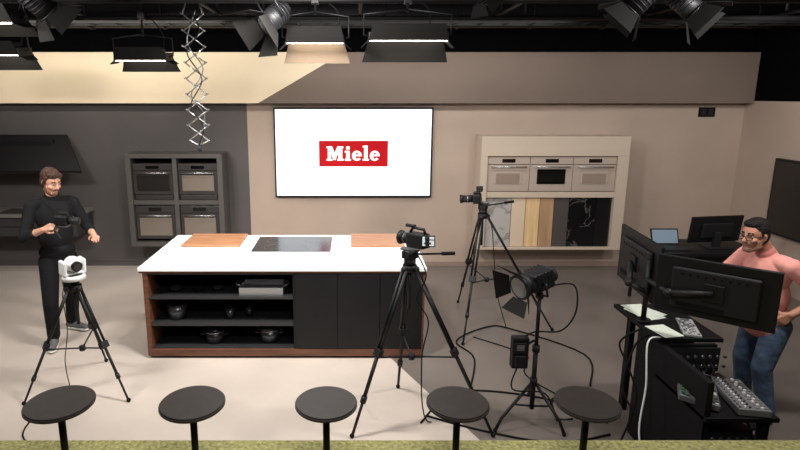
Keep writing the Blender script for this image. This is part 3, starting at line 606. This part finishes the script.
for s_a,e_a,w_a in((Rs,Re,Rw),(Ls,Le,Lw)):
    F.c(s_a,e_a,.064,.052,SH1); m_=e_a.lerp(w_a,.45); F.c(e_a,m_,.052,.046,SH1); F.c(m_-(w_a-e_a)*.03,m_,.050,.050,SH1); F.c(m_,w_a,.036,.026,SK)
hand(F,Rw,(Rw-Re)+V((.05,0,.02)),V((-.3,-.7,.55)),SK,thumb=1,curl=.62); hand(F,Lw,V((.45,-.75,.1)),V((.3,.1,.95)),SK,thumb=1,curl=.35)
hr,hl=at(.085,0,.88),at(-.085,0,.88)
kr,kl=V((-2.96,5.14,.48)),V((-2.90,5.45,.48)); ar,al=V((-3.0,5.20,.10)),V((-3.02,5.62,.10))
for h_,k_,a_ in((hr,kr,ar),(hl,kl,al)): F.c(h_,k_,.095,.072,TR1); F.c(k_,a_+V((0,0,.02)),.072,.060,TR1)
shoe(F,ar,ar+V((.25,-.7,0)),SHOE,SOLE); shoe(F,al,al+V((.8,-.25,0)),SHOE,SOLE)
head(F,b,at(0,.055,1.68),(.85,-.46,-.36),SK,H1,LIP,long=True,beard=BE1)
m2,ml=F.build(); b.addmesh(m2,ml); b.done()
b=B('handheld_camera'); b.M=frame((-2.68,5.0,1.36),(.9,.1,-.1))
b.box((-.055,-.06,-.04),(.055,.05,.045),BLK,.01); b.cyl((0,.05,0),(0,.15,0),.034,BLK2,r2=.038,seg=24); b.box((-.06,-.05,.045),(-.02,.03,.065),BLK2,.004); b.cyl((0,.15,0),(0,.152,0),.032,GLASS)
b.box((-.045,-.05,-.06),(.045,.06,-.045),GREY,.003); b.tube([(-.05,-.03,-.055),(-.08,-.06,-.09),(-.05,-.07,-.13)],.018,BLK); b.tube([(.05,-.03,-.055),(.09,-.03,-.08),(.09,.02,-.16)],.013,BLK2)
b.M=Matrix(); b.tube([(-2.74,5.0,1.38),(-2.86,5.12,1.45),(-2.95,5.16,1.53)],.006,RUB); b.done()

# --- right man
F=Fig(); b=B('man_in_pink_tshirt')
f=V((-.97,-.22,0)).normalized(); rg=V((-.22,.97,0)).normalized(); Rb=frame((0,0,0),f).to_3x3()
C=V((3.23,4.0,0)); at=lambda x,y,z:C+rg*x+f*y+up*z
Rt=frame((0,0,0),(f+V((0,0,-.25)))).to_3x3()
F.e(at(0,.07,1.19),(.168,.122,.17),SH2,Rt); F.e(at(0,.05,1.02),(.158,.132,.19),SH2,Rt); F.e(at(0,.01,.84),(.162,.13,.13),SH2,Rb); F.c(at(-.045,.01,.76),at(.045,.01,.76),.12,.12,SH2D); F.e(at(0,0,.74),(.145,.11,.11),TR2,Rb)
F.c(at(-.14,.09,1.29),at(.14,.09,1.29),.062,.062,SH2); F.c(at(0,.10,1.33),at(0,.175,1.43),.054,.052,SK2); F.c(at(0,.09,1.31),at(0,.118,1.348),.072,.064,SH2); F.c(at(0,.118,1.348),at(0,.120,1.352),.066,.064,SH2D)
Ls,Rs=at(-.18,.08,1.28),at(.18,.08,1.28)
Le,Lw=at(-.29,-.15,1.08),at(-.20,.03,.92)
Re,Rw=at(.26,.22,1.06),at(.2,.42,.98)
for s_a,e_a,w_a in((Ls,Le,Lw),(Rs,Re,Rw)):
    m_=s_a.lerp(e_a,.72); F.c(s_a,m_,.064,.066,SH2); F.c(m_,m_+(e_a-s_a)*.03,.066,.066,SH2D); F.c(m_-(e_a-s_a)*.02,e_a,.044,.040,SK2); F.c(e_a,w_a,.040,.027,SK2)
hand(F,Lw,V((-.45,.3,-.65)),V((-.3,-.9,.1)),SK2,thumb=1,curl=.3); hand(F,Rw,f*.9+V((0,0,-.1)),V((0,0,1)),SK2,thumb=-1,curl=.3)
hl,hr=at(-.085,0,.78),at(.085,0,.78); kl,kr=V((3.15,3.88,.45)),V((3.16,4.10,.45)); al,ar=V((3.22,3.86,.10)),V((3.23,4.13,.10))
for h_,k_,a_ in((hr,kr,ar),(hl,kl,al)): F.c(h_,k_,.095,.070,TR2); F.c(k_,a_+V((0,0,.01)),.070,.058,TR2)
shoe(F,al,al+V((-.9,-.4,0)),SHOE2,SHOE2); shoe(F,ar,ar+V((-1,.0,0)),SHOE2,SHOE2)
head(F,b,at(0,.245,1.485),(-.96,-.34,-.08),SK2,H2,LIP,beard=BE2,glasses=True,S=.98)
m2,ml=F.build(); b.addmesh(m2,ml); b.done()

# ------------------------------------------------------------ lights
def area(name,loc,tgt,sx,sy,pw,col=(1,.97,.93)):
    l=bpy.data.lights.new(name,'AREA'); l.shape='RECTANGLE'; l.size=sx; l.size_y=sy; l.energy=pw; l.color=col
    o=bpy.data.objects.new(name,l); o.location=loc; o.rotation_euler=(V(tgt)-V(loc)).to_track_quat('-Z','Y').to_euler(); sc.collection.objects.link(o)
area('softlight_island',(-.4,3.9,3.24),(-.6,5.5,.6),.5,.25,95)
area('softlight_left',(-3.2,3.6,3.24),(-3.2,5.8,.9),.5,.25,60)
area('softlight_right',(2.8,3.2,3.24),(3.0,6,.8),.6,.25,56)
area('wall_wash_left',(-3.2,6.4,3.24),(-3.2,7.9,2.7),3.5,.12,28,(1,.93,.82))
area('wall_wash_center',(.9,6.3,3.22),(.9,7.9,.9),3.2,.2,40)
area('wall_wash_right',(4.6,5.6,3.2),(5.3,7.6,1.0),.8,.2,22)
area('gallery_light',(.3,1.2,3.6),(0,2.8,.5),1.6,.15,55)
w=bpy.data.worlds.new('world'); w.use_nodes=True; w.node_tree.nodes['Background'].inputs[0].default_value=(.05,.05,.05,1); sc.world=w
cam=bpy.data.cameras.new('camera'); o=bpy.data.objects.new('camera',cam); sc.collection.objects.link(o)
o.location=(0,0,2.5); o.rotation_euler=(math.radians(78.5),0,0); cam.sensor_width=36; cam.lens=24.75; cam.shift_x=.0625; cam.shift_y=-.0225; cam.clip_start=.05
sc.camera=o
